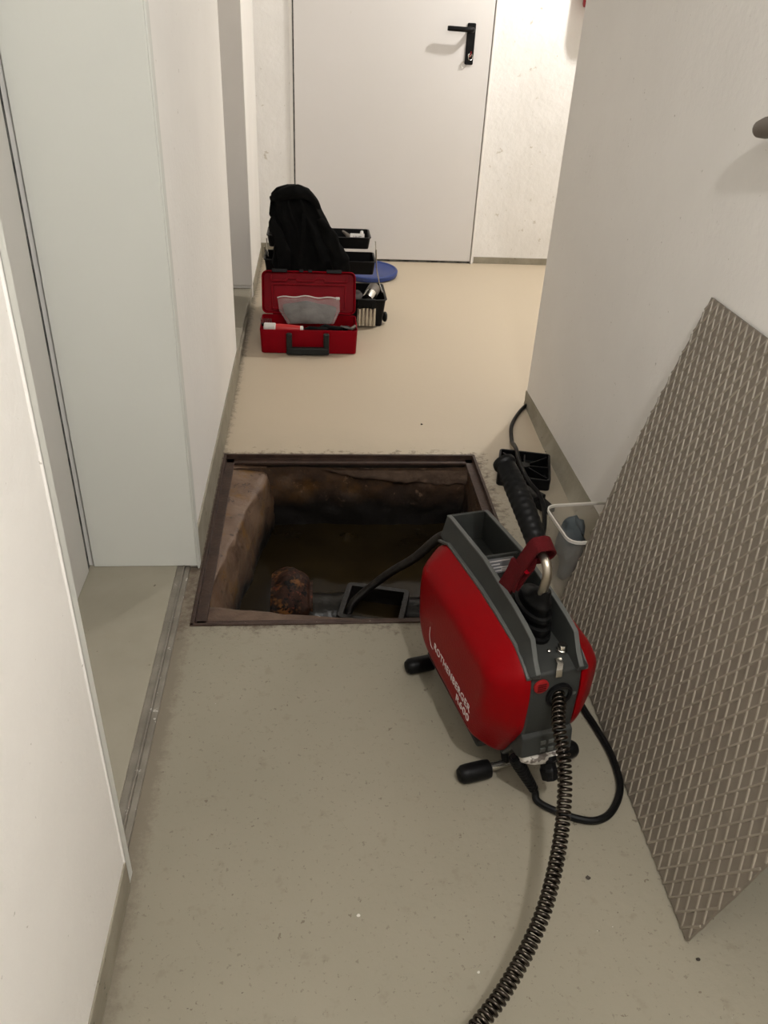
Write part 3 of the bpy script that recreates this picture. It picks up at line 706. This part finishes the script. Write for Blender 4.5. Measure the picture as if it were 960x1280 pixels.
# dark hand tools in the case
for i_, (x, y, z, rz, l_) in enumerate(((.02, 2.965, .083, 8, .10), (.075, 2.972, .086, -14, .085), (.115, 2.985, .080, 30, .07))):
    q = tag(MB().tube([(-l_/2, 0, 0), (-l_*.3, 0, .004), (0, 0, .003), (l_*.25, 0, 0), (l_/2, 0, .002)], [.007, .011, .009, .012, .006], 10).build('hand_tool', BLACKP, smooth=True),
            ('dark tool lying next to the end of the red tube', 'dark tool in the middle of the case front', 'dark tool slanting towards the case end under the bag')[i_], 'tool', 'dark tools in the red case')
    q.location = (x, y, z); q.rotation_euler = (0, 0, math.radians(rz))
q = thing('hose_nozzle', 'small grey nozzle poking up in the red case corner', 'nozzle', (.150, 2.965, .088), math.radians(35))
MB().tube([(-.035, .02, .012), (-.018, .012, .006), (0, 0, 0)], .004, 8).build('nozzle_stem', GREYCLOTH, q, smooth=True)
MB().tube([(0, 0, 0), (.022, 0, .008)], .0065, 10).build('nozzle_tip', CAPGREY, q, smooth=True)

# ------------------------------------------------------------------ black cantilever toolbox
tb = thing('toolbox', 'black cantilever toolbox opened into stacked trays behind the red case', 'toolbox', (.068, 3.35, 0))
bb = tray(.480, .240, .117, .005, .016, taper=.012, lip=.006, M=T(0, .018, .003)).build('box_base', BLACKP, tb, bevel=.002)
tray(.455, .160, .055, .004, .012, taper=.006, lip=.004, M=T(-.034, .035, .205)).build('tray', BLACKP, tb, bevel=.0015)
tray(.425, .160, .048, .004, .012, taper=.006, lip=.004, M=T(-.038, .105, .292)).build('tray', BLACKP, tb, bevel=.0015)
for x in (-.262, .198):
    MB().tube([(x, -.005, .30), (x+.006, .02, .22), (x+.022 if x > 0 else x-.002, .03, .150), (x+.034 if x > 0 else x-.002, .005, .120)], .0026, 6).build('tray_arm', CHROME, tb, smooth=True)
    MB().tube([(x+.004, .10, .31), (x+.008, .085, .24)], .0026, 6).build('tray_arm', CHROME, tb, smooth=True)
lt = MB().box(.118, .195, -.121, -.104, .092, .124).box(.125, .135, -.124, -.104, .085, .105).box(.179, .189, -.124, -.104, .085, .105).build('latch_hinge', BLACKP, tb, bevel=.002)
lc = MB()
for k_ in range(5): lc.loft([[(.120+.0155*k_, y, z), (.1275+.0155*k_, y-.005, z), (.135+.0155*k_, y, z)] for y, z in ((-.117, .012), (-.117, .088))])
lc.box(.120, .1975, -.117, -.1, .012, .088)
lc.build('latch_plate', CHROME, tb, smooth=True, angle=30)
MB().lathe([(.012, -.01), (.020, -.006), (.022, 0), (.020, .006), (.012, .01)], 20, M=T(.243, -.045, .030) @ R(90, 'Y')).build('corner_wheel', BLACK, tb, smooth=True)
# contents
pk = thing('paper_packet', 'white packet with dark handwriting in the top tray', 'packet', (.190, 3.425, .306), math.radians(-4))
MB().box(-.030, .030, -.0015, .0015, 0, .042, M=R(-38, 'X')).build('packet', PAPER, pk, bevel=.001)
ik = MB()
for x0, z0, x1, z1 in ((-.016, .030, -.010, .013), (-.010, .013, -.005, .030), (-.005, .030, 0, .013), (0, .013, .005, .030), (.010, .030, .010, .014), (.010, .030, .018, .029), (.010, .022, .016, .022), (.010, .014, .018, .015)):
    ik.tube([(x0, -.0022, z0), (x1, -.0022, z1)], .0011, 4, M=R(-38, 'X'))
ik.build('handwriting', INK, pk)
q = tag(MB().tube([(0, 0, 0), (-.02, .045, .012), (-.042, .09, .02)], [.006, .009, .005], 8).build('fitting', CAPGREY, smooth=True), 'slim greenish fitting lying beside the packet in the top tray', 'fitting'); q.location = (.175, 3.43, .312)
q = tag(MB().tube([(0, 0, 0), (.004, .05, .02), (.006, .075, .03)], [.007, .009, .007], 8).build('nozzle', WHITEP, smooth=True), 'pale nozzle standing in the top tray', 'nozzle'); q.location = (.208, 3.43, .305)
for nm, lab, m_, loc, r_, l_ in (('pipe_fitting', 'small copper fitting in the middle tray near the jacket', RUSTPIPE, (.125, 3.345, .232), .016, .03), ('brass_coupling', 'round brass coupling in the middle tray', BRASS, (.175, 3.35, .226), .012, .022), ('hose_clamp', 'small chrome hose clamp in the middle tray', CHROME, (.185, 3.325, .222), .010, .014)):
    q = tag(MB().lathe([(r_*.7, 0), (r_, .002), (r_, l_*.4), (r_*.8, l_*.45), (r_*.8, l_-.002), (r_*.55, l_)], 14, M=R(65, 'X')).build(nm, m_, smooth=True), lab, 'fitting'); q.location = loc
q = tag(MB().box(-.028, .010, -.003, .003, -.002, .004).build('small_level', WHITEP, bevel=.001), 'slim white and green strip in the middle tray', 'strip'); q.location = (.165, 3.318, .226)
sc_ = thing('spray_can', 'silver capped can lying in the toolbox base', 'can', (.250, 3.335, .118), math.radians(70))
MB().lathe([(.026, 0), (.027, .003), (.027, .05), (.020, .060)], 22, M=R(78, 'Y')).build('can_cap', CAPGREY, sc_, smooth=True)
MB().lathe([(.024, -.055), (.025, -.05), (.025, 0)], 22, M=R(78, 'Y')).build('can_body', CHROME, sc_, smooth=True)
b = MB(); rg = []
for j in range(11):
    v_ = j/10*PI; rg.append([Vector((.165+.055*math.sin(v_)*math.cos(2*PI*k/20), 3.315+.04*math.sin(v_)*math.sin(2*PI*k/20), (.108)-.030*math.cos(v_))) for k in range(20)])
rg = [[p+Vector((1, 1, 1))*noise.fractal(p*32, 1, 2, 3)*.007 for p in r_] for r_ in rg]
tag(b.loft(rg).build('grey_cloth', GREYCLOTH, smooth=True, angle=180), 'crumpled grey cloth in the toolbox base', 'cloth')

# jacket thrown over the toolbox
jk = thing('jacket', 'black work jacket thrown over the toolbox in a heap', 'jacket')
sil = [(.175, -.125, .135), (.207, -.138, .131), (.222, -.153, .138), (.245, -.162, .147), (.268, -.159, .148), (.293, -.153, .133), (.318, -.147, .112), (.350, -.141, .090), (.381, -.147, .072), (.411, -.166, .057), (.433, -.167, .042), (.459, -.163, .025), (.483, -.161, .007), (.499, -.140, -.008), (.508, -.10, -.04)]
rg = []; NS = 96
def ridge(p, s_): return 1-abs(noise.noise(Vector(p)*s_))*2
for j in range(76):
    t_ = j/75*(len(sil)-1); i_ = min(len(sil)-2, int(t_)); f_ = t_-i_
    z, x0, x1 = (sil[i_][k]*(1-f_)+sil[i_+1][k]*f_ for k in range(3)); z += .036*(z-.175)/.33
    cx_, hw = (x0+x1)/2, (x1-x0)/2; v_ = (z-.175)/.33; yc = 3.275+.035*v_; hd = .072*(1-.45*v_)
    row = []
    for k in range(NS):
        a_ = 2*PI*k/NS; ca, sa = math.cos(a_), math.sin(a_)
        px = cx_+hw*(abs(ca)**.8)*(1 if ca > 0 else -1); py = yc+hd*(abs(sa)**.8)*(1 if sa > 0 else -1)
        # long hanging folds fan out from the collar
        u_ = (px-cx_)/max(.02, hw)
        f2 = .020*(ridge((u_*2.1+.25*v_, 7, v_*.9), 1.0)-.55)+.010*(ridge((u_*4.3, 2, v_*2.2), 1.0)-.5)+.006*nvec((px*26, z*26, 4))
        f2 -= .018*math.exp(-((u_-.05-.1*math.sin(v_*5))/.07)**2)*(1-.3*v_)
        row.append((px+.005*nvec((px*14, 3, z*24)), py-f2*(1 if sa < .2 else .2), z+.005*nvec((px*12, py*9, z*9))))
    rg.append(row)
MB().loft(rg).build('jacket_body', CLOTH, jk, smooth=True, angle=180)
def clothtube(pts, rads, name, flat=.6):
    P = spline(pts, 10); n_ = len(P); rr_ = []
    for k in range(n_):
        u = k/(n_-1)*(len(rads)-1); i_ = min(len(rads)-2, int(u)); rr_.append(rads[i_]*(1-(u-i_))+rads[i_+1]*(u-i_))
    b_ = MB().tube(P, rr_, 30)
    for i_ in range(len(b_.v)):
        c_ = P[i_//30]; d_ = b_.v[i_]-c_; d_.y *= flat
        r_ = .75+.45*ridge(c_*9+d_*30, 1.0)*.5
        b_.v[i_] = c_+d_*r_+Vector((nvec(b_.v[i_]*22), nvec(b_.v[i_]*22+Vector((3, 0, 0))), nvec(b_.v[i_]*18+Vector((0, 5, 0)))))*.007
    return b_.build(name, CLOTH, jk, smooth=True, angle=180)
clothtube([(-.160, 3.255, .505), (-.125, 3.235, .522), (-.075, 3.235, .534), (-.03, 3.25, .530), (.006, 3.265, .500), (.025, 3.28, .47)], [.010, .022, .026, .024, .018, .010], 'collar', .8)
clothtube([(.030, 3.245, .436), (.066, 3.225, .380), (.095, 3.215, .325), (.115, 3.21, .270), (.112, 3.215, .215)], [.016, .030, .036, .040, .034], 'sleeve', .55)
clothtube([(-.152, 3.262, .430), (-.150, 3.235, .405), (-.128, 3.222, .37), (-.112, 3.215, .31), (-.106, 3.215, .215)], [.012, .020, .024, .030, .026], 'sleeve', .5)
pl_ = [(-.030, 3.243, .455), (-.032, 3.222, .40), (-.040, 3.205, .33), (-.046, 3.197, .26), (-.050, 3.195, .195)]
band(spline(pl_, 6), (1, 0, 0), .008, .005).build('zip_placket', CLOTH, jk, smooth=True, angle=60)

# blue lid on the floor
bl = thing('bucket_lid', 'round blue plastic lid lying on the floor behind the toolbox', 'lid', (.290, 4.055, 0.001))
MB().lathe([(.136, 0), (.144, .004), (.146, .022), (.143, .026), (.136, .0265), (.132, .023), (.126, .020), (.001, .0195)], 56, M=R(3, 'X') @ T(0, 0, .008)).build('lid_disc', BLUE, bl, smooth=True, angle=40)

# red extinguisher on the back wall, and a rod end on the near wall
fe = thing('fire_extinguisher', 'red extinguisher hung high on the back wall at the corner', 'extinguisher', (1.330, YB-.085, 1.203))
MB().lathe([(.045, 0), (.066, .004), (.070, .016), (.070, .33), (.058, .37), (.028, .40), (.024, .42)], 28).build('cylinder', REDCASE, fe, smooth=True, angle=50)
MB().lathe([(.030, .42), (.030, .45), (.012, .46)], 16).build('valve', BLACKP, fe, smooth=True)
MB().box(-.02, .02, .06, .084, .10, .30).build('wall_bracket', BLACKP, fe, bevel=.002)
wr = thing('wall_rod', 'brown grey rounded rod end on the white wall above the plate', 'rod', (XR-.028, 1.318, .985))
MB().tube([(0, -.30, .05), (0, -.1, .02), (0, -.01, .004), (0, .010, 0), (0, .016, -.001)], [.016, .016, .016, .013, .006], 16).build('rod', CAPGREY, wr, smooth=True)
MB().tube([(0, -.02, .004), (.0275, -.02, .004)], .006, 10).build('bracket', CAPGREY, wr, smooth=True)

# loose crumbs on the floor
def fl(px, py):
    d_ = Vector((px-480, py-640, FPX)); r_ = Vector((Wm[0].dot(d_), Wm[1].dot(d_), Wm[2].dot(d_))); t_ = -CAMH/r_.z; return Vector((r_.x*t_, r_.y*t_, 0))
def crumb(px, py, s_, m_, lab):
    b_ = MB(); sd = random.random()*50
    rg_ = [[Vector((s_*math.sin(v_)*math.cos(k*PI/4), s_*.8*math.sin(v_)*math.sin(k*PI/4), s_*.5*(1-math.cos(v_)))) for k in range(8)] for v_ in (.3, .9, 1.6, 2.3, 2.9)]
    rg_ = [[p*(1+.35*nvec(p*(1.2/s_)+Vector((sd, 0, 0)))) for p in r_] for r_ in rg_]
    o_ = tag(b_.loft(rg_).build('crumb', m_), lab, 'crumb'); o_.location = fl(px, py)
crumb(735, 1098, .0042, DEBRIS, 'black crumb on bare floor between the spiral and the plate')
crumb(872, 1200, .0035, DEBRIS, 'small dark crumb just in front of the plate corner')
crumb(700, 1012, .002, DEBRIS, 'tiny grit inside the cable loop')
crumb(448, 1145, .0030, LIGHTGRIT, 'pale crumb alone in the middle of the bare floor')
crumb(527, 531, .004, DEBRIS, 'dark crumb on the floor beyond the pit')
crumb(598, 1216, .0022, LIGHTGRIT, 'pale crumb beside the lower end of the spiral')
crumb(279, 468, .010, DEBRIS, 'clump of dirt at the foot of the white pier')
